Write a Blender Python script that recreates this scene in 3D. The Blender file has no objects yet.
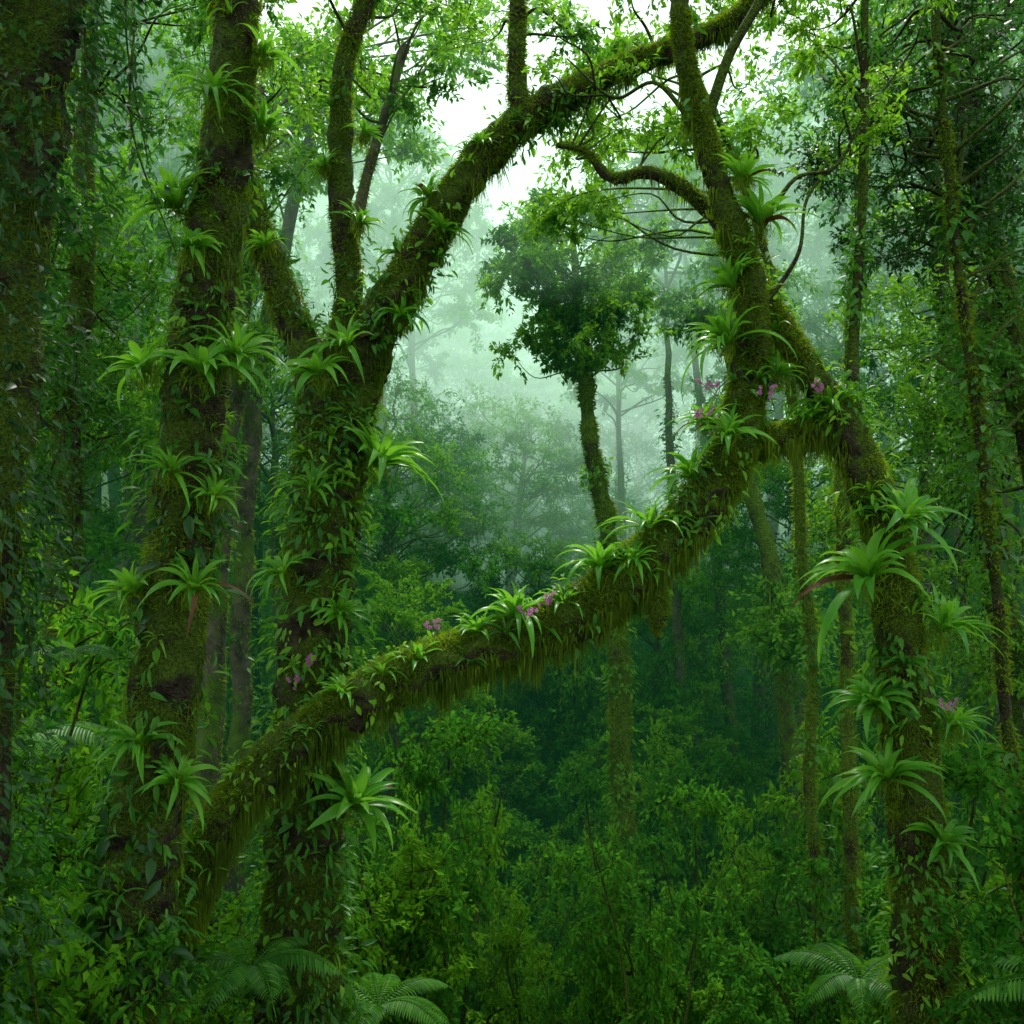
import bpy, math, numpy as np
from mathutils import Vector, noise as mnoise
rng=np.random.default_rng(7)
scene=bpy.context.scene
UP=np.array([0,0,1.0])
def nrm(v):
    v=np.asarray(v,float); return v/np.maximum(np.linalg.norm(v,axis=-1,keepdims=True),1e-9)

# ------------------------------------------------------------------ materials
def newmat(name):
    m=bpy.data.materials.new(name); m.use_nodes=True
    nt=m.node_tree; nt.nodes.clear(); return m,nt
def N(nt,t,**k):
    n=nt.nodes.new(t)
    for a,b in k.items():
        if a in n.inputs: n.inputs[a].default_value=b
        else: setattr(n,a,b)
    return n
def ramp(nt,src,cols):
    r=N(nt,'ShaderNodeValToRGB'); e=r.color_ramp.elements
    while len(e)<len(cols): e.new(0.5)
    for i,(p,c) in enumerate(cols):
        e[i].position=p; e[i].color=(*c,1)
    nt.links.new(src,r.inputs[0]); return r.outputs[0]
def leafmat(name,c0,c1,c2,trans=0.35,tcol=(0.10,0.40,0.035),rough=0.42,nscale=0.35,far=False):
    m,nt=newmat(name); L=nt.links.new
    g=N(nt,'ShaderNodeNewGeometry'); oi=N(nt,'ShaderNodeObjectInfo')
    a=N(nt,'ShaderNodeMath',operation='MULTIPLY'); L(g.outputs['Random Per Island'],a.inputs[0]); a.inputs[1].default_value=0.5
    b=N(nt,'ShaderNodeMath',operation='MULTIPLY_ADD')
    if far: b.inputs[0].default_value=.5
    else:
        nz=N(nt,'ShaderNodeTexNoise',Scale=nscale,Detail=0.0); L(g.outputs['Position'],nz.inputs['Vector']); L(nz.outputs[0],b.inputs[0])
    b.inputs[1].default_value=0.7; L(a.outputs[0],b.inputs[2])
    d=N(nt,'ShaderNodeMath',operation='MULTIPLY_ADD'); L(oi.outputs['Random'],d.inputs[0]); d.inputs[1].default_value=0.4 if far else .3; L(b.outputs[0],d.inputs[2])
    s=N(nt,'ShaderNodeMath',operation='SUBTRACT'); L(d.outputs[0],s.inputs[0]); s.inputs[1].default_value=0.3 if far else .25
    col=ramp(nt,s.outputs[0],[(0.1,c0),(0.5,c1),(0.95,c2)])
    if far:
        p=N(nt,'ShaderNodeBsdfDiffuse'); L(col,p.inputs[0])
    else:
        p=N(nt,'ShaderNodeBsdfPrincipled',Roughness=rough); L(col,p.inputs['Base Color'])
        p.inputs['Specular IOR Level'].default_value=0.3
    t=N(nt,'ShaderNodeBsdfTranslucent')
    mx=N(nt,'ShaderNodeMix',data_type='RGBA'); mx.inputs[0].default_value=0.65; L(col,mx.inputs[6]); mx.inputs[7].default_value=(*tcol,1); L(mx.outputs[2],t.inputs[0])
    ms=N(nt,'ShaderNodeMixShader'); ms.inputs[0].default_value=trans
    L(p.outputs[0],ms.inputs[1]); L(t.outputs[0],ms.inputs[2])
    o=N(nt,'ShaderNodeOutputMaterial'); L(ms.outputs[0],o.inputs[0]); return m
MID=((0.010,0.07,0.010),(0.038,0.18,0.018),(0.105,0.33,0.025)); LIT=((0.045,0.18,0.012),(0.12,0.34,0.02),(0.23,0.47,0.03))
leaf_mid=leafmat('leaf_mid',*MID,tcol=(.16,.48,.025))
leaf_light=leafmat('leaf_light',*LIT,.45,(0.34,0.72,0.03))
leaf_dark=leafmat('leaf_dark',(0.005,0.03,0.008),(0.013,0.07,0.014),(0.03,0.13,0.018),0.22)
far_mid=leafmat('far_leaf_mid',*MID,.35,(.16,.5,.03),far=True); far_light=leafmat('far_leaf_light',*LIT,.4,(0.30,0.66,0.03),far=True)
brom=leafmat('bromeliad_leaf',(0.03,0.19,0.015),(0.09,0.33,0.025),(0.18,0.46,0.035),0.42,(0.28,0.66,0.035),0.35,1.5)
mossm=leafmat('moss_strand',(0.03,0.075,0.005),(0.10,0.18,0.01),(0.22,0.33,0.015),0.45,(0.38,0.56,0.02),0.8,1.2)
deadl=leafmat('dead_leaf',(0.05,0.02,0.01),(0.10,0.045,0.018),(0.16,0.07,0.02),0.3,(0.2,0.08,0.02),0.6)
pinkm=leafmat('orchid_petal',(0.35,0.10,0.30),(0.5,0.18,0.42),(0.6,0.28,0.55),0.4,(0.6,0.25,0.5),0.5,3)
def barkmat(name,dark,light,moss1,moss2,amount,scale=1.0,fine=True):
    m,nt=newmat(name); L=nt.links.new
    g=N(nt,'ShaderNodeNewGeometry')
    n1=N(nt,'ShaderNodeTexNoise',Scale=9*scale,Detail=4.0,Roughness=0.65); L(g.outputs['Position'],n1.inputs['Vector'])
    n2=N(nt,'ShaderNodeTexNoise',Scale=2.2*scale,Detail=3.0,Roughness=0.7); L(g.outputs['Position'],n2.inputs['Vector'])
    cb=ramp(nt,n1.outputs[0],[(0.35,dark),(0.7,light)])
    if fine:
        n3=N(nt,'ShaderNodeTexNoise',Scale=38*scale,Detail=2.0,Roughness=0.7); L(g.outputs['Position'],n3.inputs['Vector'])
    else: n3=n1
    cm=ramp(nt,n3.outputs[0],[(0.3,moss1),(0.7,moss2)])
    sx=N(nt,'ShaderNodeSeparateXYZ'); L(g.outputs['Normal'],sx.inputs[0])
    f=N(nt,'ShaderNodeMath',operation='MULTIPLY_ADD'); L(sx.outputs[2],f.inputs[0]); f.inputs[1].default_value=0.28; L(n2.outputs[0],f.inputs[2])
    mr=N(nt,'ShaderNodeMapRange'); L(f.outputs[0],mr.inputs[0]); mr.inputs[1].default_value=0.62-amount*0.3; mr.inputs[2].default_value=0.74-amount*0.3
    mx=N(nt,'ShaderNodeMix',data_type='RGBA'); L(mr.outputs[0],mx.inputs[0]); L(cb,mx.inputs[6]); L(cm,mx.inputs[7])
    p=N(nt,'ShaderNodeBsdfPrincipled',Roughness=0.85); L(mx.outputs[2],p.inputs['Base Color']); p.inputs['Specular IOR Level'].default_value=0.25
    if fine:
        ad=N(nt,'ShaderNodeMath',operation='ADD'); L(n1.outputs[0],ad.inputs[0]); L(n3.outputs[0],ad.inputs[1])
        bp=N(nt,'ShaderNodeBump',Strength=1.0,Distance=0.08); L(ad.outputs[0],bp.inputs['Height']); L(bp.outputs[0],p.inputs['Normal'])
    o=N(nt,'ShaderNodeOutputMaterial'); L(p.outputs[0],o.inputs[0]); return m
bark=barkmat('mossy_bark',(0.012,0.010,0.006),(0.085,0.07,0.042),(0.022,0.05,0.004),(0.10,0.18,0.01),0.75)
bark_far=barkmat('bark_far',(0.03,0.03,0.02),(0.13,0.12,0.085),(0.03,0.07,0.01),(0.09,0.17,0.02),0.45,0.5,False)
bark_moss=barkmat('bark_moss',(0.03,0.03,0.015),(0.10,0.10,0.04),(0.05,0.11,0.01),(0.16,0.28,0.02),0.85,0.7)
def soilmat():
    m,nt=newmat('forest_soil'); L=nt.links.new
    g=N(nt,'ShaderNodeNewGeometry')
    n1=N(nt,'ShaderNodeTexNoise',Scale=1.3,Detail=6.0,Roughness=0.7); L(g.outputs['Position'],n1.inputs['Vector'])
    c=ramp(nt,n1.outputs[0],[(0.3,(0.02,0.015,0.008)),(0.5,(0.02,0.05,0.01)),(0.7,(0.05,0.11,0.015))])
    p=N(nt,'ShaderNodeBsdfPrincipled',Roughness=0.95); L(c,p.inputs['Base Color'])
    o=N(nt,'ShaderNodeOutputMaterial'); L(p.outputs[0],o.inputs[0]); return m
soil=soilmat()

# ------------------------------------------------------------------ mesh builder
class MB:
    def __init__(s): s.v=[];s.f=[];s.n=0;s.mats=[]
    def mi(s,m):
        if m not in s.mats: s.mats.append(m)
        return s.mats.index(m)
    def add(s,v,f,mat,smooth=True):
        v=np.asarray(v,np.float32).reshape(-1,3); f=np.asarray(f,np.int64)
        s.v.append(v); s.f.append((f+s.n,s.mi(mat),smooth)); s.n+=len(v)
    def mesh(s,name):
        me=bpy.data.meshes.new(name); V=np.concatenate(s.v)
        me.vertices.add(len(V)); me.vertices.foreach_set('co',V.ravel())
        loops=np.concatenate([f.ravel() for f,_,_ in s.f])
        tot=np.concatenate([np.full(len(f),f.shape[1]) for f,_,_ in s.f])
        mat=np.concatenate([np.full(len(f),m) for f,m,_ in s.f]); sm=np.concatenate([np.full(len(f),q) for f,_,q in s.f])
        me.loops.add(len(loops)); me.loops.foreach_set('vertex_index',loops.astype(np.int32))
        me.polygons.add(len(tot)); st=np.concatenate([[0],np.cumsum(tot)[:-1]])
        me.polygons.foreach_set('loop_start',st.astype(np.int32)); me.polygons.foreach_set('loop_total',tot.astype(np.int32))
        me.polygons.foreach_set('material_index',mat.astype(np.int32)); me.polygons.foreach_set('use_smooth',sm.astype(bool))
        for m in s.mats: me.materials.append(m)
        me.update(calc_edges=True); return me
    def obj(s,name,parent=None):
        o=bpy.data.objects.new(name,s.mesh(name)); scene.collection.objects.link(o)
        if parent: o.parent=parent
        return o
T8v=np.array([[0,0,0],[.3,.42,.06],[.3,0,-.02],[.3,-.42,.06],[.68,.34,-.0],[.68,0,-.08],[.68,-.34,-.0],[1,0,-.22]],float)
T8f=np.array([[0,2,1],[0,3,2],[1,2,4],[2,5,4],[2,3,5],[3,6,5],[4,5,7],[5,6,7]])
T5v=np.array([[0,0,0],[.42,.5,.05],[.42,0,-.04],[.42,-.5,.05],[1,0,-.12]],float)
T5f=np.array([[0,2,1],[0,3,2],[1,2,4],[2,3,4]])
T4v=np.array([[0,0,0],[.45,.5,.08],[1,0,-.06],[.45,-.5,.08]],float)
T4f=np.array([[0,2,1],[0,3,2]])
TS=np.array([[0,.5,0],[0,-.5,0],[.5,.3,-.0],[.5,-.3,-.0],[1,0,0]],float)
TSf=np.array([[0,1,2],[1,3,2],[2,3,4]])
def leaves(mb,pos,d,n,ln,wd,mat,T=(T8v,T8f)):
    pos=np.asarray(pos,float); m=len(pos)
    if m==0: return
    d=nrm(d); s=nrm(np.cross(n,d)); nn=np.cross(d,s)
    ln=np.broadcast_to(ln,(m,))[:,None,None]; wd=np.broadcast_to(wd,(m,))[:,None,None]
    tv,tf=T
    V=pos[:,None]+d[:,None]*tv[None,:,0:1]*ln+s[:,None]*tv[None,:,1:2]*wd+nn[:,None]*tv[None,:,2:3]*ln
    F=tf[None]+(np.arange(m)*len(tv))[:,None,None]
    mb.add(V,F.reshape(-1,tf.shape[1]),mat,True)
def crom(P,per):
    P=np.asarray(P,float); A=np.vstack([2*P[0]-P[1],P,2*P[-1]-P[-2]]); out=[]
    for i in range(1,len(A)-2):
        t=np.linspace(0,1,per,endpoint=False)[:,None]
        a,b,c,d=A[i-1],A[i],A[i+1],A[i+2]
        out.append(.5*((2*b)+(c-a)*t+(2*a-5*b+4*c-d)*t*t+(3*b-a-3*c+d)*t**3))
    out.append(A[-2][None]); return np.vstack(out)
def frames(P):
    T=nrm(np.gradient(P,axis=0)); Nn=np.zeros_like(T)
    a=np.cross(T[0],[0,1,0.1]); n=nrm(a)
    for i in range(len(T)):
        n=n-T[i]*np.dot(n,T[i]); n=n/np.linalg.norm(n); Nn[i]=n
    return T,Nn,np.cross(T,Nn)
def tube(mb,pts,mat,sides=20,per=10,rough=0.0,fr=3.0,wob=0.0):
    Q=crom(pts,per); P=Q[:,:3].copy(); R=np.maximum(Q[:,3],.003)
    if wob>0:
        for i in range(len(P)):
            v=mnoise.noise_vector(Vector(P[i]*0.9)); P[i]+=np.array(v)*wob
    T,A,B=frames(P); th=np.linspace(0,2*np.pi,sides,endpoint=False)
    rad=A[:,None]*np.cos(th)[None,:,None]+B[:,None]*np.sin(th)[None,:,None]
    RR=np.repeat(R[:,None],sides,1)
    if rough>0:
        for i in range(len(P)):
            for j in range(sides):
                q=Vector(P[i]+rad[i,j]*R[i])*fr
                RR[i,j]*=1+rough*(mnoise.fractal(q,0.7,2.1,3)*1.3)
    V=P[:,None]+rad*RR[...,None]
    n=len(P); idx=np.arange(n*sides).reshape(n,sides)
    a=idx[:-1]; b=np.roll(idx,-1,1)[:-1]; c=np.roll(idx,-1,1)[1:]; d=idx[1:]
    mb.add(V,np.stack([a,b,c,d],-1).reshape(-1,4),mat,True)
    return dict(P=P,R=R,T=T,A=A,B=B)
def samp(tb,m,lo=0,hi=1,ang=None):
    P=tb['P']; L=np.concatenate([[0],np.cumsum(np.linalg.norm(np.diff(P,axis=0),axis=1))])
    s=rng.uniform(lo,hi,m)*L[-1]; i=np.clip(np.searchsorted(L,s)-1,0,len(P)-2)
    f=((s-L[i])/(L[i+1]-L[i]+1e-9))[:,None]
    th=rng.uniform(0,2*np.pi,m)
    def l(k): return tb[k][i]*(1-f)+tb[k][i+1]*f
    n=nrm(l('A')*np.cos(th)[:,None]+l('B')*np.sin(th)[:,None])
    r=tb['R'][i]*(1-f[:,0])+tb['R'][i+1]*f[:,0]
    return l('P')+n*r[:,None]*0.97,n,nrm(l('T')),r
def nz3(P,s,off=0.0):
    return np.array([mnoise.noise(Vector((p[0]*s+off,p[1]*s+off,p[2]*s))) for p in P])
def moss(mb,tb,m,l0=.02,l1=.06,lo=0,hi=1,hang=0,mat=None,w=.012):
    mat=mat or mossm
    p,n,t,r=samp(tb,m,lo,hi); c=nz3(p,2.5)+n[:,2]*.25; k=c>-.22; p,n,c=p[k],n[k],c[k]
    d=nrm(n+rng.normal(0,.5,p.shape)+np.array([0,0,-.35])); ln=rng.uniform(l0,l1,len(p))*(1+1.2*np.clip(c,0,.6))
    leaves(mb,p,d,rng.normal(0,1,p.shape),ln,w*rng.uniform(.6,1.4,len(p)),mat,(TS,TSf))
    if hang:
        p,n,t,r=samp(tb,hang*3,lo,hi); c=nz3(p,3.5,9.); k=(n[:,2]<-.1)&(c>.0); p,n,c=p[k],n[k],c[k]
        ln=rng.uniform(.03,.11,len(p))*(1+5*np.maximum(c,0)); d=nrm(np.array([0,0,-1])+rng.normal(0,.16,p.shape))
        leaves(mb,p,d,rng.normal(0,1,p.shape),ln,.012*rng.uniform(.6,1.3,len(p)),mat,(TS,TSf))
def beard(mb,tb,m,lo,hi,lmin=.12,lmax=.42):
    """tapering clusters of hanging moss"""
    p,n,t,r=samp(tb,m*3,lo,hi); k=n[:,2]<-.1; p=p[k][:m]
    for q in p:
        c=int(rng.integers(14,34)); L=rng.uniform(lmin,lmax)*rng.uniform(.5,1)
        off=rng.normal(0,.035,(c,3))*np.array([1,1,.3]); rr=np.linalg.norm(off,axis=1)
        ln=L*np.exp(-rr*9)*rng.uniform(.6,1.1,c)
        leaves(mb,q+off,nrm(np.array([0,0,-1])+rng.normal(0,.07,(c,3))-off*1.2),rng.normal(0,1,(c,3)),ln,.017*rng.uniform(.6,1.3,c),mossm,(TS,TSf))
def climb(mb,tb,m,size=.09,mat=None,lo=0,hi=1,thr=0.0,out=.5,off=3.0,T=(T8v,T8f),asp=(.36,.56)):
    mat=mat or leaf_mid
    p,n,t,r=samp(tb,m,lo,hi); k=nz3(p,1.3,off)>thr; p,n=p[k],n[k]
    stand=rng.uniform(0,.10,len(p))[:,None]*out*2; p=p+n*stand
    d=nrm(n*out+np.array([0,0,-.6])+rng.normal(0,.55,p.shape)); ln=size*rng.uniform(.4,1.5,len(p))
    nn=nrm(n+UP*.6+rng.normal(0,.3,p.shape))
    leaves(mb,p,d,nn,ln,ln*rng.uniform(*asp,len(p)),mat,T)
def spray(mb,c,rad,nt_,lpt,size,mat,bmat,T=(T5v,T5f),root=None,thin=.008,flat=.7):
    c=np.asarray(c,float)
    dirs=nrm(rng.normal(0,1,(nt_,3))*np.array([1,1,flat])+np.array([0,0,.15]))
    L=rad*rng.uniform(.45,1.1,nt_); P=[];D=[];Nn=[]
    for i in range(nt_):
        st=c+rng.normal(0,.12,3)*rad; e=st+dirs[i]*L[i]+np.array([0,0,-.18*L[i]]); mid=(st+e)/2+rng.normal(0,.08,3)*L[i]+np.array([0,0,.1*L[i]])
        pts=np.array([[*st,thin*1.4],[*mid,thin],[*e,thin*.4]])
        tube(mb,pts,bmat,3,2)
        t=rng.uniform(.15,1.0,lpt)[:,None]; q=(1-t)**2*st+2*t*(1-t)*mid+t*t*e
        q=q+rng.normal(0,.05*rad,q.shape)
        sd=rng.normal(0,1,(lpt,3)); P.append(q); D.append(nrm(dirs[i]*.7+sd*.7+np.array([0,0,-.3]))); Nn.append(nrm(UP+rng.normal(0,.45,(lpt,3))))
    P=np.vstack(P);D=np.vstack(D);Nn=np.vstack(Nn); ln=size*rng.uniform(.6,1.3,len(P))
    leaves(mb,P,D,Nn,ln,ln*.48,mat,T)
def limb_to(mb,a,b,r0,r1,mat,sides=6):
    a=np.asarray(a,float);b=np.asarray(b,float);L=np.linalg.norm(b-a)
    m1=a+(b-a)*.35+rng.normal(0,.1,3)*L+np.array([0,0,.05*L]); m2=a+(b-a)*.7+rng.normal(0,.08,3)*L
    return tube(mb,[[*a,r0],[*m1,r0*.75+r1*.25],[*m2,r0*.3+r1*.7],[*b,r1]],mat,sides,5)
def crown(mb,src,centers,rad,nt_,lpt,size,mat,bmat,T=(T5v,T5f),r0=.05):
    src=np.asarray(src,float)
    for j,c in enumerate(centers):
        c=np.asarray(c,float); dd=np.linalg.norm((src-c),axis=1)+np.maximum(src[:,2]-c[2]+.3,0)*1.2
        k=rng.choice(np.argsort(dd)[:6]); limb_to(mb,src[k],c,r0,r0*.25,bmat,5)
        mm=mat[j%len(mat)] if isinstance(mat,tuple) else mat
        spray(mb,c,rad*rng.uniform(.7,1.25),nt_,lpt,size,mm,bmat,T,thin=r0*.16)
def ell(c,r,n,shell=.45):
    d=nrm(rng.normal(0,1,(n,3))); q=rng.uniform(shell,1,n)[:,None]**.6
    return np.asarray(c)+d*q*np.asarray(r)
def rosette(mb,loc,size,out,n=20,wf=None,mat=None):
    loc=np.array(loc,float); ax=nrm(np.array([out[0],out[1],.0])*.45+UP*.9)
    a=nrm(np.cross(ax,[.3,.9,.1])); b=np.cross(ax,a); K=10
    wf=wf or rng.uniform(.07,.11); dr=rng.uniform(.8,1.25)
    for i in range(n):
        th=i*2.399+rng.normal(0,.25); inner=i/n; L=size*rng.uniform(.75,1.2)*(1-.3*inner); w=size*wf*rng.uniform(.8,1.2)
        rd=a*math.cos(th)+b*math.sin(th); el=.55+.85*inner+rng.normal(0,.15); droop=rng.uniform(1.0,2.2)*(1-.5*inner)*dr
        p=loc+rd*.02; V=[]; ang=el; tw0=rng.normal(0,.35)
        side0=nrm(np.cross(ax,rd)); yaw=rng.normal(0,.25)
        for k in range(K+1):
            f=k/K; ww=w*(.5+1.0*math.sin(min(1,f*1.25+.1)*math.pi*.6))*(1-f**3) +.0008
            rr=rd*math.cos(yaw*f)+side0*math.sin(yaw*f)
            tdir=rr*math.cos(ang)+ax*math.sin(ang); side=nrm(side0+ax*tw0*f); nn=np.cross(tdir,side)
            if nn@ax<0: nn=-nn
            V+= [p+side*ww*.5+nn*ww*.25,p,p-side*ww*.5+nn*ww*.25]
            p=p+tdir*L/K+np.array([0,0,-1])*L*.004*k; ang-=droop/K*(.5+f)
        F=[]
        for k in range(K):
            q=3*k; F+=[[q,q+1,q+4,q+3],[q+1,q+2,q+5,q+4]]
        mb.add(V,F,mat or (brom if rng.random()>.04 or inner>.3 else deadl))
def tufts(mb,tb,m,lo,hi,s0=.1,s1=.24):
    """small strap-leaved epiphytes rooted on a trunk"""
    p,n,t,r=samp(tb,m,lo,hi)
    for i in range(m):
        if n[i,1]>.45: continue
        rosette(mb,p[i],rng.uniform(s0,s1),(n[i,0],n[i,1]),int(rng.integers(7,13)),rng.uniform(.06,.13),leaf_light if rng.random()<.5 else leaf_mid)

# ------------------------------------------------------------------ ground
def gz(x,y):
    x=np.asarray(x,float);y=np.asarray(y,float)
    z=np.interp(y,[-60,-5,0,4,8,12,20,34,50,80,120,260],[9,7.6,7.0,5.0,2.8,1.0,-2.2,-2.6,-1,5,12,22])
    z=z+np.clip(np.abs(x)-5,0,60)*np.interp(y,[0,10,30,60,120],[.06,.12,.12,.1,.05])
    return z+.5*np.sin(x*.31+y*.17)+.3*np.sin(x*.7-y*.45)
xs=np.concatenate([np.linspace(-260,-40,14),np.linspace(-36,36,80),np.linspace(40,260,14)]); ys=np.concatenate([np.linspace(-60,-6,10),np.linspace(-5,60,90),np.linspace(64,300,30)])
X,Y=np.meshgrid(xs,ys); Z=gz(X,Y); g=MB(); nx=len(xs); idx=np.arange(X.size).reshape(X.shape)
g.add(np.stack([X,Y,Z],-1).reshape(-1,3),np.stack([idx[:-1,:-1],idx[:-1,1:],idx[1:,1:],idx[1:,:-1]],-1).reshape(-1,4),soil)
g.obj('ground')

# ------------------------------------------------------------------ hero trees
def W(y,rows):
    return np.array([[a[0],a[3] if len(a)>3 else y,a[1],a[2]] for a in rows],float)
# --- tree A
mb=MB()
tA=tube(mb,W(8,[(-3.2,1.8,.6),(-3.15,3.0,.40),(-3.06,4.9,.32),(-2.9,6.7,.275),(-2.70,8.3,.25),(-2.58,9.5,.24),(-2.46,10.7,.225),(-2.30,11.9,.19),(-2.18,13.1,.155),(-2.0,15.5,.12),(-1.9,18,.09)]),bark,36,22,.18,5.5,.04)
moss(mb,tA,40000,.02,.055,.05,.8,4000); beard(mb,tA,50,.1,.8,.08,.28)
climb(mb,tA,2600,.095,leaf_mid,.05,.50,.0)
climb(mb,tA,1600,.13,leaf_mid,.05,.50,.0,.9,31.,asp=(.2,.4))
climb(mb,tA,2200,.085,leaf_mid,.45,.9,.1)
climb(mb,tA,1100,.09,leaf_light,.1,.9,.08,.9,11.)
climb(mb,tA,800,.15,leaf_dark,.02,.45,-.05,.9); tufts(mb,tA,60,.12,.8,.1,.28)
src=tA['P'][-60:]
crown(mb,src,ell((-2.8,9.0,15.8),(2.2,2.2,1.5),18),.75,12,24,.10,(leaf_mid,leaf_light),bark,r0=.035)
mb.obj('moss_covered_tree')
# --- tree B
mb=MB()
tB=tube(mb,W(10,[(-2.2,.2,.66),(-2.15,1.6,.50),(-2.12,3.9,.42),(-2.07,5.1,.38),(-2.02,7.1,.34),(-1.92,8.6,.33),(-1.80,9.6,.34),(-1.72,10.2,.28)]),bark,36,20,.22,4.5,.05)
tB1=tube(mb,W(10,[(-1.85,9.3,.30),(-1.62,10.2,.28),(-1.34,10.9,.23),(-0.97,11.5,.20),(-0.42,12.35,.175),(0.18,12.9,.155),(1.08,13.4,.12),(1.88,13.75,.10),(2.4,14.1,.09),(3.2,15,.06)]),bark,24,16,.24,5,.06)
tB2=tube(mb,W(10,[(-1.85,9.6,.22),(-1.74,10.4,.18),(-1.66,11.2,.14,10.2),(-1.77,12.3,.12,10.3),(-1.72,13.5,.10,10.3),(-1.5,14.4,.08,10.4),(-1.3,16,.06,10.6)]),bark,14,12,.22,5,.05)
tB3=tube(mb,W(10,[(-1.9,9.5,.24),(-1.96,10.4,.2),(-2.2,11.0,.16),(-2.52,11.8,.13),(-2.7,12.6,.10),(-2.9,13.8,.07),(-3.1,15,.05)]),bark,14,12,.22,5,.05)
tB4=tube(mb,W(10,[(0.12,12.75,.12),(0.03,13.5,.09),(0.05,14.2,.08),(0.2,15.8,.05)]),bark,12,10,.22,5,.04)
for t,n in ((tB,38000),(tB1,26000),(tB2,9000),(tB3,8000),(tB4,4000)): moss(mb,t,n,.02,.06,0,1,n//10)
beard(mb,tB1,90,.0,.8,.1,.35); beard(mb,tB3,20,0,.8,.08,.2); beard(mb,tB,40,.3,1,.1,.3)
climb(mb,tB,3200,.09,leaf_mid,.1,1,-.05,.9); climb(mb,tB,2300,.10,leaf_light,.1,1,.0,1.1,17.)
climb(mb,tB,1900,.15,leaf_mid,.1,.9,-.02,1.3,7.,asp=(.2,.4))
climb(mb,tB1,1900,.085,leaf_mid,0,.7,.05); climb(mb,tB2,1300,.08,leaf_mid,0,1,-.02); climb(mb,tB3,1300,.085,leaf_mid,0,1,-.02)
climb(mb,tB1,1100,.08,leaf_light,0,.7,.03,.9,13.)
tufts(mb,tB,60,.25,1,.14,.32); tufts(mb,tB1,44,0,.7,.1,.24); tufts(mb,tB2,18,0,.9); tufts(mb,tB3,16,0,.9)
src=np.vstack([tB1['P'][-90:],tB2['P'][-45:],tB3['P'][-40:],tB4['P'][-25:]])
cs=np.vstack([ell((-2.3,10.8,14.4),(1.7,1.2,1.1),15),ell((-.5,11,14.9),(1.4,1.2,.6),7),ell((1.3,10.8,14.5),(1.3,1.2,.8),11)])
crown(mb,src,cs,.55,10,22,.08,(leaf_light,leaf_light,leaf_mid),bark,r0=.02)
mb.obj('forked_rainforest_tree')
# --- bough C
mb=MB()
tC=tube(mb,W(9,[(-3.9,2.3,.26,9.4),(-3.4,4.2,.19,9.3),(-2.95,5.5,.165),(-2.54,6.32,.175),(-1.91,6.95,.20),(-1.19,7.4,.21),(-.56,7.67,.21),(.25,7.94,.22),(.88,8.3,.225),(1.51,8.84,.21),(1.92,9.38,.195),(2.1,10.0,.165),(2.16,10.64,.14),(2.1,11.27,.12),(1.87,11.9,.105),(1.69,12.5,.095),(1.56,13.07,.085),(1.51,13.6,.08),(1.5,15,.06)]),bark,28,14,.26,5,.05)
tC2=tube(mb,W(9,[(1.95,9.45,.13),(2.22,9.66,.11),(2.5,9.70,.10),(2.85,9.79,.095),(3.1,9.72,.09)]),bark,14,12,.25,5,.03)
moss(mb,tC,70000,.025,.065,.08,.75,5000); moss(mb,tC,14000,.02,.05,.75,1,900); moss(mb,tC2,8000,.02,.06,0,1,900)
beard(mb,tC,330,.16,.6,.12,.55); beard(mb,tC2,50,.1,1,.12,.4); beard(mb,tC,40,.6,.85,.08,.25)
climb(mb,tC,2000,.075,leaf_light,.1,.75,.05,.7); climb(mb,tC,1200,.085,leaf_mid,.5,.95,.03,.7,5.)
tufts(mb,tC,110,.15,.8,.1,.28); tufts(mb,tC2,16,0,1,.1,.24)
tC3=tube(mb,W(9,[(1.72,12.4,.05),(1.95,13.1,.045),(2.3,13.8,.04),(2.5,15,.03)]),bark,8,8)
src=np.vstack([tC['P'][-50:],tC3['P']])
crown(mb,src,ell((1.9,9.4,14.4),(1.5,1.0,.8),11),.55,10,20,.08,leaf_light,bark,r0=.02)
for a,b,c,d in (((2.1,9,11.2),(2.5,9.1,12.0),(2.9,9.0,12.1),(3.2,9,12.6)),((1.75,9,12.3),(1.3,9.1,12.9),(.9,9.2,12.8),(.5,9.3,13.2)),((2.15,9,10.7),(2.6,9.1,11.3),(2.7,9.2,11.9),(3.1,9.3,12.3))):
    tt=tube(mb,[[*a,.03],[*b,.02],[*c,.015],[*d,.008]],bark,6,8,0,1,.08)
    crown(mb,tt['P'][10:],[tt['P'][-1]+rng.normal(0,.25,3) for _ in range(3)],.35,7,14,.07,leaf_light,bark,r0=.012)
mb.obj('leaning_mossy_tree')
# --- tree D
mb=MB()
tD=tube(mb,W(9,[(3.95,1.5,.5),(3.85,2.6,.36),(3.76,3.7,.29),(3.67,5.5,.25),(3.5,7.76,.21),(3.31,8.93,.185),(3.04,9.65,.165),(2.73,10.2,.13),(2.41,10.8,.105,9.2),(2.2,11.45,.09,9.5),(1.85,11.95,.075,9.6),(1.35,12.25,.06,9.6),(.95,12.2,.048,9.6),(.7,12.45,.035,9.6),(.42,12.5,.02,9.6)]),bark,28,14,.2,5,.05)
tD2=tube(mb,W(9,[(3.1,9.55,.08),(3.15,10.6,.05,9.2),(3.25,12,.045,9.3),(3.4,14,.035,9.5)]),bark,8,8,.1,3,.05)
moss(mb,tD,42000,.02,.06,.03,.8,4000); moss(mb,tD,4000,.02,.035,.75,1,200); beard(mb,tD,60,.3,.85,.08,.3)
climb(mb,tD,2800,.09,leaf_mid,.05,.5,-.03,.9); climb(mb,tD,1100,.09,leaf_mid,.5,.85,.05); climb(mb,tD,1600,.10,leaf_light,.05,.8,.0,1.0,21.,asp=(.25,.5)); climb(mb,tD2,900,.09,leaf_mid,0,1,-.1)
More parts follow.
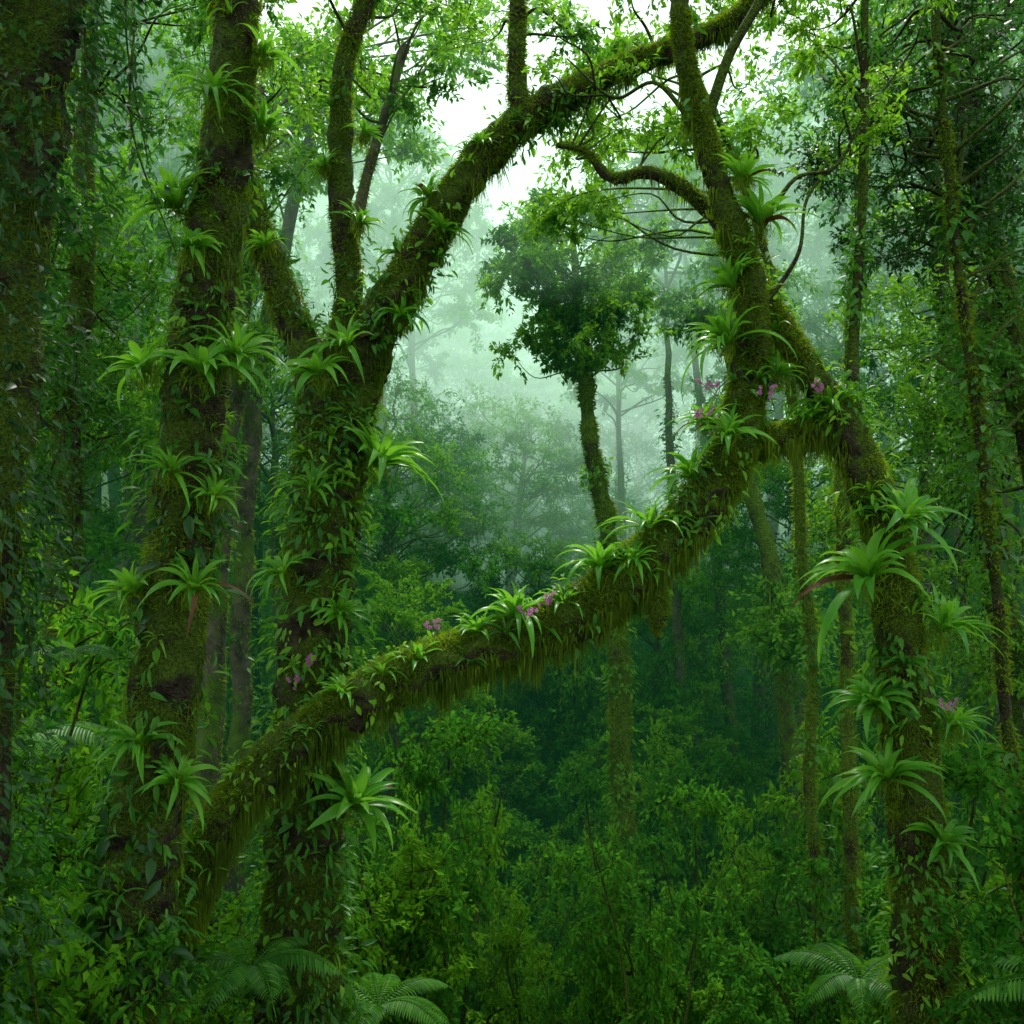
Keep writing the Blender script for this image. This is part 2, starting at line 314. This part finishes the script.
tufts(mb,tD,64,.12,.75,.12,.3)
crown(mb,tD['P'][-42:],ell((1.0,9.8,12.9),(.9,.4,.4),8),.4,9,16,.075,leaf_light,bark,r0=.014)
crown(mb,tD2['P'][-25:],ell((3.5,9.8,13.9),(.9,.8,.8),9),.45,9,18,.08,leaf_light,bark,r0=.016)
mb.obj('epiphyte_laden_tree')
# --- tree L
mb=MB()
tL=tube(mb,W(6,[(-3.7,3.0,.5),(-3.5,4.5,.36),(-3.4,6.5,.28),(-3.25,8.47,.24),(-3.1,9.67,.23),(-2.97,10.87,.23),(-2.82,12.07,.25),(-2.6,14,.22),(-2.5,17,.15)]),bark,20,10,.25,3,.05)
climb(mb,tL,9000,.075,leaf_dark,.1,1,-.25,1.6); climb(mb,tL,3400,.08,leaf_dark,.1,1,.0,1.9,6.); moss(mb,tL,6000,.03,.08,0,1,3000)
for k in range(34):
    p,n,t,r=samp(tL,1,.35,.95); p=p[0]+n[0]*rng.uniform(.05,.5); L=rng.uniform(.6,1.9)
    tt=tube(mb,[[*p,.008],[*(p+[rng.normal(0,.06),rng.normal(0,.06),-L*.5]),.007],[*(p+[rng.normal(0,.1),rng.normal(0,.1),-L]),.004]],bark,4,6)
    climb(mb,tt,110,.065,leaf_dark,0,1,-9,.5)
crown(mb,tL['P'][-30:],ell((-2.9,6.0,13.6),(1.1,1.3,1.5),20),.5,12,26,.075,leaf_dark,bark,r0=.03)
mb.obj('vine_draped_tree')
# --- tree E
mb=MB()
tE=tube(mb,W(20,[(2.7,-2.6,.3),(2.56,-.8,.22),(2.26,2.2,.2),(2.12,5.6,.19),(1.86,8.84,.17),(1.56,10.6,.15),(1.42,12.4,.12),(1.26,14.0,.08),(1.26,15.0,.03)]),bark_moss,14,12,.25,2.5,.06)
moss(mb,tE,14000,.04,.10,0,.85,0,None,.03); climb(mb,tE,2600,.13,leaf_light,.05,.75,.02,.8,2.,(T5v,T5f))
crown(mb,tE['P'][-46:],np.vstack([ell((1.3,20,13.9),(1.8,1.4,1.5),58,.35),ell((1.2,20,12.3),(1.6,1.2,.7),20),ell((.5,20,13.2),(.9,.8,1.1),10)]),.52,12,24,.125,(leaf_light,leaf_mid,leaf_light),bark_moss,(T4v,T4f),.02)  # crown mostly in the light leaf colour, to put haze brightness into it
mb.obj('round_crowned_tree')

def midtree(name,path,crowns,bm,size,nt_=11,lpt=22,rad=.8,cl=1500,sides=10,T=(T4v,T4f)):
    mb=MB(); path=np.array(path,float); t=tube(mb,path,bm,sides,10,.15,2.5,.08)
    if cl: climb(mb,t,cl,.12,leaf_mid,.05,.9,.0,.9,2.,(T5v,T5f)); moss(mb,t,cl*3,.03,.08,0,.9,0,None,.022)
    for c,r,n,m in crowns: crown(mb,t['P'][len(t['P'])//2:],ell(c,r,n,.3),rad,nt_,lpt,size,m,bm,T,.025)
    return mb.obj(name)
ML=(leaf_mid,leaf_light)
midtree('slender_tree',W(14,[(4.8,-.6,.14),(4.76,2.2,.11),(4.7,6.4,.10),(4.63,9.4,.09),(4.73,11.3,.07),(4.9,14,.05),(5,16,.04)]),[((5,14,15.5),(1.5,1.5,1.3),12,leaf_mid)],bark_moss,.12)
midtree('slender_tree',W(22,[(6.4,-2.5,.26),(6.3,-1.3,.22),(6.2,1.6,.2),(6.0,4.9,.2),(5.7,7.9,.19),(5.2,9.7,.17),(4.9,11.5,.15),(4.8,13.7,.1)]),[((4.9,22,13.5),(1.8,1.5,1.6),24,ML),((5.9,21.5,6.6),(.9,.9,1.0),16,leaf_light)],bark_moss,.16)
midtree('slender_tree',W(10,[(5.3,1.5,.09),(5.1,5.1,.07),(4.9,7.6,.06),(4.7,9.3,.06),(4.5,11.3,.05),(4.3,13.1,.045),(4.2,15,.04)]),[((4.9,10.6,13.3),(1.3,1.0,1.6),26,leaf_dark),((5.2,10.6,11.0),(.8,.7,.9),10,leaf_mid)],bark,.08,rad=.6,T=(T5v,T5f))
midtree('side_and_blocker_tree',W(12,[(7.0,.5,.3),(6.8,5,.25),(6.4,9,.2),(5.8,12,.14),(5.2,15,.1)]),[((4.9,12,13.2),(1.3,1.2,1.7),34,leaf_dark),((6.2,12.5,10.6),(1.0,1.2,1.6),24,leaf_mid),((5.9,12,16),(1.6,1.4,1.2),12,leaf_dark)],bark,.09,rad=.65,T=(T5v,T5f))
midtree('side_and_blocker_tree',W(16,[(8.6,0,.3),(8.2,5,.25),(7.6,9,.2),(7,12,.15),(6.6,15,.1)]),[((6.9,16,11.5),(1.7,1.3,2.6),38,leaf_light),((7.2,16,7.2),(1.3,1.2,1.5),20,leaf_light),((5.6,16.5,9.2),(.8,.8,1.2),14,leaf_light)],bark,.12)
midtree('side_and_blocker_tree',W(13,[(-6.2,1,.3),(-6,5,.25),(-5.8,9,.2),(-5.6,12,.15),(-5.5,16,.1)]),[((-5.6,13,11.6),(1.2,1.2,2.6),26,leaf_mid),((-5.4,13,15.2),(1.8,1.4,1.5),18,leaf_mid)],bark,.11)
midtree('side_and_blocker_tree',W(16.5,[(-5.1,-.8,.25),(-5.0,5,.22),(-4.8,9,.18),(-4.4,13,.14),(-4.2,16,.1)]),[((-4.2,16.5,15.6),(1.7,1.4,1.7),26,ML),((-4.4,16.5,12.3),(1.0,1.2,1.4),14,ML)],bark_far,.13)
midtree('side_and_blocker_tree',W(15,[(-3.1,0,.16),(-3.0,5,.13),(-2.9,9,.12),(-2.4,13,.09),(-1.6,16,.06)]),[((-1.6,15,16.0),(1.9,1.3,1.0),12,ML)],bark_far,.12)
midtree('side_and_blocker_tree',W(19,[(-5.4,-1.5,.25),(-5.2,5,.2),(-4.9,11,.18),(-4.0,15.5,.12),(-3.2,18.5,.07)]),[((-3.4,19,16.6),(2.0,1.4,1.4),24,leaf_light),((-.4,19.5,18.4),(1.9,1.2,.6),7,leaf_light)],bark_far,.15)
midtree('side_and_blocker_tree',W(14.5,[(4.6,.3,.10),(4.35,5,.085),(4.2,9,.075),(3.6,13,.06),(2.6,15.6,.04)]),[((1.6,14.5,15.0),(1.3,1.0,.9),11,leaf_light),((.9,14.5,13.5),(.8,.7,.4),7,leaf_light),((3.4,14.5,14.9),(1.1,.9,1.0),8,leaf_light)],bark_moss,.12,rad=.6)

# ------------------------------------------------------------------ instanced forest
def proto_tree(seed,H,spread,low,n=34,r=1.0,lt=.5):
    mb=MB(); ln=rng.normal(0,.5,2)
    t=tube(mb,[[0,0,-1.5,.42*r],[.05,0,1,.3*r],[ln[0]*.4,ln[1]*.4,H*.3,.24*r],[ln[0],ln[1],H*.6,.19*r],[ln[0]*1.3,ln[1],H*.8,.11*r],[ln[0]*1.5,ln[1],H*.92,.03*r]],bark_far,8,6,.1,1.5,.12)
    moss(mb,t,1500,.06,.14,0,.8,0,None,.05)
    climb(mb,t,900,.18,far_mid,.02,.75,.1,.9,seed*3.1,(T4v,T4f))
    P=t['P']; a=P[P[:,2]>H*low*.85]
    for i in range(n):
        u=(i+.5)/n; th=i*2.4+rng.normal(0,.3)
        h=low+(1-low)*(.08+.9*u); w=spread*math.sqrt(max(.02,1-((u-.25)/.78)**2))*rng.uniform(.6,1)
        c=np.array([ln[0]+math.cos(th)*w,ln[1]+math.sin(th)*w,H*h+rng.normal(0,.25)])
        k=np.argmin(np.linalg.norm(a-c,axis=1)+np.maximum(a[:,2]-c[2]+1.2,0)*2)
        limb_to(mb,a[k],c,.045,.015,bark_far,4)
        m=far_mid if rng.random()>lt else far_light
        spray(mb,c,spread*.34*rng.uniform(.7,1.25),14,44,.165,m,bark_far,(T4v,T4f),thin=.008,flat=.55)
    return mb.mesh('rainforest_tree_%d'%seed)
def proto_shrub(seed,light):
    mb=MB(); lm=far_light if light else far_mid
    for s in range(6):
        th=rng.uniform(0,6.28); q=rng.uniform(.2,1.1); h=rng.uniform(1.8,3.6)
        e=np.array([math.cos(th)*q,math.sin(th)*q,h]); t=limb_to(mb,(0,0,-.6),e,.04,.012,bark,5)
        for c in ell(e-np.array([0,0,.5]),(.5,.5,.9),4): spray(mb,c,.5,9,24,.10,lm,bark,(T5v,T5f),thin=.006)
    for c in ell((0,0,1.0),(1.1,1.1,.9),7): spray(mb,c,.5,9,24,.10,lm,bark,(T5v,T5f),thin=.006)
    return mb.mesh('understory_shrub_%d'%seed)
trees=[proto_tree(1,20,3.8,.62,36),proto_tree(2,23,3.6,.70,34),proto_tree(3,17,4.2,.60,42,1,.6),proto_tree(4,25,4.6,.72,42),proto_tree(5,14,3.4,.5,38,1,.65),proto_tree(6,22,2.7,.80,22,.6),proto_tree(7,22,3.0,.76,26,.75)]
th_=[20,23,17,25,14,22,22]
shrubs=[proto_shrub(1,0),proto_shrub(2,0),proto_shrub(3,1),proto_shrub(4,1)]
def inst(me,name,loc,s,rz=None,parent=None,sz=None):
    o=bpy.data.objects.new(name,me); scene.collection.objects.link(o)
    o.location=loc; o.scale=(s,s,sz or s); o.rotation_euler=(rng.normal(0,.03),rng.normal(0,.03),rng.uniform(0,6.28) if rz is None else rz)
    if parent: o.parent=parent
    return o
forest=bpy.data.objects.new('distant_rainforest',None); scene.collection.objects.link(forest)
under=bpy.data.objects.new('understory_foliage',None); scene.collection.objects.link(under)
placed=[]
def ok(x,y,dm):
    return all((x-a)**2+(y-b)**2>dm*dm for a,b in placed)
cnt=0
def put(x,y,top,i,wmin=.6):
    global cnt
    gzv=float(gz(x,y)); s=(top-gzv)/th_[i]; w=min(max(s,wmin),1.25)
    placed.append((x,y)); inst(trees[i],'tree_%d'%cnt,(x,y,gzv),w,parent=forest,sz=max(s,.3)); cnt+=1
for x,y,top,i in ((-2.6,31,11.6,2),(-1.0,38,13.0,2),(-4.6,33,13.0,2),(.6,33,8.0,4),(4.2,31,7.2,4),(6.0,35,9.0,2),(3.1,27,3.6,4),(-3.4,26,7.2,4),(-1.2,26,3.4,4),(7.6,27,10.6,2),(-6.5,29,14.5,0),(8.9,31,15.5,0),(-.9,47,16.5,2),(5.2,45,15.0,2),(-7,42,20,0),(-3.2,50,20,0),(9.5,44,20,1),(2.2,56,18.5,3),(7.0,57,24,1),(-8.5,56,27,3),(-4,62,27,1),(11.5,58,30,3),(-1.2,70,24,0),(6.5,72,27,3),(-13,60,30,3),(2.4,44,12.0,2),(1.5,38,7.6,4),(-2.4,43,12.5,2),(3.9,52,17.0,2),(.6,62,21,2),
    (5.0,28.5,19,5),(6.8,29.5,20,6),(3.9,35,17.5,6),(8.0,33,22,6),(-3.6,36,21,6),(6.3,40,23,5),(-5,38,23,6),(4.4,42,19,5),(9.6,37,23,5),(1.0,31,5.0,4),(2.2,30.5,4.2,4),(5.4,26,3.6,4),(.0,24,1.8,4),(-.6,52,22,6),(2.6,50,16,6),(3.6,62,25,5)):
    put(x,y,top,i)
for k in range(3000):
    y=24+62*rng.random()**1.15; x=rng.uniform(-.66,.66)*y
    if y<34 and abs(x/y)<.2: continue
    if not ok(x,y,3.4 if y<50 else 4.8): continue
    q=abs(x/y-.03); maxel=np.interp(q,[0,.12,.25,.4],[.05,.10,.36,.6] if y<48 else [.16,.24,.40,.55])
    put(x,y,9+maxel*y*rng.uniform(.4,1.1),int(rng.integers(0,7)))
    if cnt>=205: break
for (x,y,i,s) in [(-11,3,0,1),(11,2,1,1),(-12,-6,3,1),(12,-7,3,1),(-12,10,1,.9),(12,9,0,.9),(-9.8,17,2,1),(11.5,17,1,.85),(-14,20,3,.8),(15,21,0,1),(-9.5,21.5,4,1.0),
    (-5.0,-4.5,2,1.0),(4.7,-5,2,1.0),(0,-9,4,1.2),(-7,-9,2,1.1),(7,-9,2,1.1),(0,-12,0,1),(-8.5,-1,2,1),(8.5,-1.5,2,1),(-3.5,-14,1,1),(4,-14,3,1),(-6.8,2.0,4,1),(7.0,2.4,4,1)]:  # unseen trees around and behind the camera, added to block sky light
    inst(trees[i],'side_and_blocker_tree',(x,y,float(gz(x,y))),s)
c2=0
for k in range(1200):
    y=12+46*rng.random()**1.1; x=rng.uniform(-.62,.62)*y
    z=float(gz(x,y)); s=rng.uniform(.4,1.1)*(1+y*.012)
    if y<19 and -.1<x/y<.24: s*=.65
    if y>27: s*=1.25
    inst(shrubs[rng.integers(0,4)],'shrub_%d'%c2,(x,y,z),s,parent=under,sz=s*rng.uniform(.8,1.6)); c2+=1
    if c2>=300: break
for (x,y,s,i,sz) in [(-4.0,8.2,1.1,0,1.5),(-4.6,9.2,1.2,2,1.8),(-4.4,7.0,1.0,3,1.3),(4.6,8.3,1.0,1,1.2),(5.2,9.2,1.1,0,1.6),(4.2,7.2,.8,1,.9),(4.9,7.6,.9,0,1.2),(-1.5,12,1.0,2,.95),(-1.0,14.5,1.1,3,1.5),(-1.9,13.4,.9,1,1.5),(-2.9,11.5,1.0,3,1.1),(6.1,13,1.1,2,1.4),(5.4,17,1.2,2,1.7),(-3.1,7.2,.8,1,.9),(3.0,10.8,.8,0,1),(-5.8,11,1.2,2,1.8),(2.6,16,1.0,0,1.2),(.3,17,1.0,1,1.1),(3.8,18.5,1.1,3,1.7),(1.5,18,1.0,2,1.3),(2.3,21,1.1,1,1.6),(.9,20,1.0,0,1.2),(3.1,23,1.2,2,1.9),(1.6,23.5,1.2,0,1.5),(4.6,22,1.2,1,1.8),(1.9,14.6,.8,0,.9)]:
    inst(shrubs[i],'shrub',(x,y,float(gz(x,y))),s,sz=sz)

# ------------------------------------------------------------------ bromeliads / ferns / orchids
def bromeliad(loc,size,out,n=20,name='bromeliad'):
    mb=MB(); rosette(mb,loc,size,out,n)
    pr=np.array(loc)+rng.normal(0,.05,(160,3))*size/.4; leaves(mb,pr,nrm(rng.normal(0,.5,(160,3))-UP),rng.normal(0,1,(160,3)),rng.uniform(.05,.16,160),.01,mossm,(TS,TSf))
    return mb.obj(name)
BR=[(-2.3,7.72,12.2,.46,0,-1),(-1.98,7.9,12.0,.4,1,-.3),(-2.62,7.9,11.4,.5,-1,-.3),(-2.36,7.66,10.05,.58,.3,-1),(-2.85,7.85,10.1,.45,-1,-.4),(-2.15,7.75,10.2,.46,1,-.6),(-2.45,7.7,8.4,.48,.5,-1),(-2.95,7.85,8.35,.38,-1,-.3),(-1.98,7.9,12.6,.4,1,0),(-2.45,7.65,11.0,.3,0,-1),(-2.6,7.65,9.3,.34,.4,-1),(-2.85,7.7,7.2,.36,-.3,-1),(-2.6,7.75,6.9,.34,.8,-1),(-2.35,7.8,9.1,.32,1,-.5),
(-1.85,9.6,10.3,.52,-.2,-1),(-1.35,9.75,9.45,.66,1,-.4),(-1.55,9.65,6.15,.72,1,-.6),(-1.6,9.7,10.6,.46,-.2,-1),(-.72,9.85,11.75,.34,1,-.4),(-.80,9.9,12.1,.34,-1,-.4),(-1.55,10.1,11.9,.32,1,-.3),(-1.9,10.2,12.5,.3,-1,-.4),(-2.2,9.62,8.4,.4,-.6,-1),(-1.7,9.7,8.0,.4,1,-1),(-1.1,9.8,10.9,.34,.6,-1),(-2.4,9.8,11.6,.32,-1,-.4),(-1.5,10.1,12.8,.28,1,0),(-.3,9.85,12.6,.26,0,-.5),(-1.65,9.7,7.2,.4,1,-.8),(-1.9,9.6,9.2,.38,.1,-1),
(-.29,8.95,7.9,.36,-.2,0),(.03,8.95,8.03,.48,.1,0),(.8,8.9,8.48,.48,-.1,-.1),(1.22,8.9,8.85,.46,-.3,-.1),(1.62,8.9,9.3,.48,-.7,0),(1.75,8.9,9.8,.38,-1,0),(1.95,8.95,10.5,.54,-1,-.2),(2.2,8.9,11.55,.56,.6,-.2),(1.97,8.9,11.0,.4,-1,0),(-.83,8.9,7.66,.32,0,0),(2.35,8.9,10.2,.34,1,0),(.45,8.9,8.15,.36,.2,0),(-1.5,8.9,7.36,.28,0,0),(1.05,8.75,8.55,.32,0,-.6),(1.9,8.75,9.65,.38,-.4,-.8),(2.05,8.9,11.95,.38,.8,0),(-1.15,8.85,7.55,.26,0,-.2),
(3.15,8.75,8.4,.72,-.9,-.6),(3.45,8.8,8.9,.55,.2,-1),(3.75,8.8,7.95,.65,.9,-.5),(3.3,8.75,6.65,.54,-.6,-.8),(2.85,8.9,9.9,.38,-.3,0),(2.62,8.9,9.8,.3,0,0),(3.75,8.75,6.1,.44,.6,-1),(3.2,8.8,7.3,.42,-.8,-.6),(3.85,8.8,7.1,.42,1,-.5)]
for x,y,z,s,ox,oy in BR: bromeliad((x,y,z),s*rng.uniform(.98,1.18),(ox,oy),int(rng.integers(20,34)))
def fern(loc,size,n=9):
    mb=MB(); loc=np.array(loc,float)
    for i in range(n):
        th=i*6.283/n+rng.normal(0,.25); rd=np.array([math.cos(th),math.sin(th),0]); L=size*rng.uniform(.8,1.15)
        t=np.linspace(0,1,34)[:,None]; h=L*(.75*t-.85*t*t)
        P=loc+rd*L*t*.95+UP*h; Q=np.hstack([P[::4],np.full((len(P[::4]),1),.006)*1.0]); tube(mb,Q,leaf_mid,4,3)
        side=np.array([-rd[1],rd[0],0]); tg=nrm(np.gradient(P,axis=0))
        w=(np.sin(np.clip(t[:,0]*1.05+.08,0,1)*math.pi)**.7)*L*.2+.01
        for sg in (1,-1):
            leaves(mb,P,nrm(side*sg+tg*.45-UP*.25),nrm(UP+rng.normal(0,.12,P.shape)),w,L*.034,leaf_mid)
    return mb.obj('fern')
for l,s in (((-3.9,7.2,5.9),1.1),((-3.3,6.4,5.0),.9),((-2.3,7.4,4.6),.9),((-2.4,9.2,4.8),.9),((-1.4,10.5,3.8),1.0),((3.1,8.0,4.3),.7),((4.3,7.3,5.4),1.0),((3.4,9.8,4.4),.9),((-4.2,8.6,7.0),1.0),((-3.4,7.6,7.9),.5)): fern(l,s)
def orchid(loc,s=.09):
    mb=MB(); loc=np.array(loc,float)
    for k in range(3):
        e=loc+np.array([rng.normal(0,.6),rng.normal(0,.3),1.1])*s*1.4; tube(mb,[[*loc,.004],[*((loc+e)/2+rng.normal(0,.02,3)),.003],[*e,.002]],mossm,4,4)
        for j in range(4):
            c=loc+(e-loc)*(.5+.14*j)+rng.normal(0,.012,3); m=5; th=np.arange(m)*6.283/m+rng.uniform(0,1); d=np.stack([np.cos(th),np.full(m,-.25),np.sin(th)],1)
            leaves(mb,np.repeat(c[None],m,0),d,np.repeat([[0,-1,.1]],m,0),.022,.014,pinkm)
    return mb.obj('orchid')
for l in ((-.65,8.7,7.92),(.12,8.65,8.05),(1.6,8.65,9.75),(1.78,8.65,10.0),(-1.95,9.5,7.5),(3.75,8.6,7.25),(2.7,8.75,10.0),(.3,8.65,8.15),(2.2,8.7,9.95),(-2.05,9.5,7.3)): orchid(l)
mb=MB()
tN=tube(mb,[[1.27,8.85,8.55,.012],[1.28,8.85,8.38,.03],[1.29,8.85,8.22,.07],[1.29,8.85,8.1,.08],[1.28,8.85,7.98,.04],[1.28,8.85,7.9,.008]],bark,12,6,.2,9)
moss(mb,tN,1200,.02,.06,0,1,500); mb.obj('hanging_moss_clump')

# ------------------------------------------------------------------ mist (homogeneous absorbing volumes, own emission standing in for scattered daylight)
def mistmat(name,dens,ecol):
    m,nt=newmat(name+'_emissive'); L=nt.links.new
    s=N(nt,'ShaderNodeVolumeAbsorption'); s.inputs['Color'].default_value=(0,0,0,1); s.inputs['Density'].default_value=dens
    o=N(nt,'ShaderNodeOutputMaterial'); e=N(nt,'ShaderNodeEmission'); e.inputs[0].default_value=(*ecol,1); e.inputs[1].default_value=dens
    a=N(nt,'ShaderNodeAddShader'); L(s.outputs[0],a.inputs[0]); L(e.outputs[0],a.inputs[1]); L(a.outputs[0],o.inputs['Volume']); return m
def mist(x0,x1,y0,y1,z0,z1,dens,ecol,name='mist'):
    mb=MB(); V=[(x,y,z) for x in (x0,x1) for y in (y0,y1) for z in (z0,z1)]
    mb.add(V,[[0,1,3,2],[4,6,7,5],[0,4,5,1],[2,3,7,6],[0,2,6,4],[1,5,7,3]],mistmat(name,dens,ecol),False); return mb.obj(name)
def glowball(c,r,dens,ecol,name='mist_glow'):  # self-emitting mist ellipsoid, added for the glow in the upper centre
    mb=MB(); nu,nv=48,24; V=[]
    for j in range(nv+1):
        for i in range(nu):
            u=i/nu*6.28318; v=j/nv*math.pi; V.append((c[0]+r[0]*math.sin(v)*math.cos(u),c[1]+r[1]*math.sin(v)*math.sin(u),c[2]-r[2]*math.cos(v)))
    F=[[j*nu+i,j*nu+(i+1)%nu,(j+1)*nu+(i+1)%nu,(j+1)*nu+i] for j in range(nv) for i in range(nu)]
    mb.add(V,F,mistmat(name,dens,ecol)); return mb.obj(name)
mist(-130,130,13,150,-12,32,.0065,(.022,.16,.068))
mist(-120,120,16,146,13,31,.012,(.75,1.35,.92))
glowball((2,48,22),(26,26,13),.015,(1.5,2.05,1.7))
glowball((3,42,15),(14,18,10),.009,(.85,1.5,1.05))

# ------------------------------------------------------------------ light
w=bpy.data.worlds.new('World'); scene.world=w; w.use_nodes=True; nt=w.node_tree
bg=nt.nodes['Background']; sk=nt.nodes.new('ShaderNodeTexSky'); sk.sky_type='NISHITA'; sk.sun_disc=False
EL,AZ=math.radians(58),math.radians(10)
sk.sun_elevation=EL; sk.sun_rotation=AZ; sk.dust_density=6; sk.ozone_density=.6; sk.altitude=0
mxw=nt.nodes.new('ShaderNodeMix'); mxw.data_type='RGBA'; mxw.inputs[0].default_value=.82; nt.links.new(sk.outputs[0],mxw.inputs[6]); mxw.inputs[7].default_value=(17,17.6,16.4,1)
nt.links.new(mxw.outputs[2],bg.inputs[0]); bg.inputs[1].default_value=.15
sl=bpy.data.lights.new('sun','SUN'); sl.energy=5.0; sl.angle=math.radians(4); sl.color=(1,.96,.86)
so=bpy.data.objects.new('sun',sl); scene.collection.objects.link(so)
sd=Vector((math.sin(AZ)*math.cos(EL),math.cos(AZ)*math.cos(EL),math.sin(EL)))
so.rotation_euler=sd.to_track_quat('Z','Y').to_euler()
scene.view_settings.view_transform='Standard'; scene.view_settings.look='None'; scene.view_settings.exposure=0
cam=bpy.data.cameras.new('camera'); co=bpy.data.objects.new('camera',cam); scene.collection.objects.link(co)
co.location=(0,0,9); co.rotation_euler=(math.radians(90),0,0); cam.sensor_width=36; cam.lens=36*1000/1024; cam.clip_end=800; cam.clip_start=.1
scene.camera=co
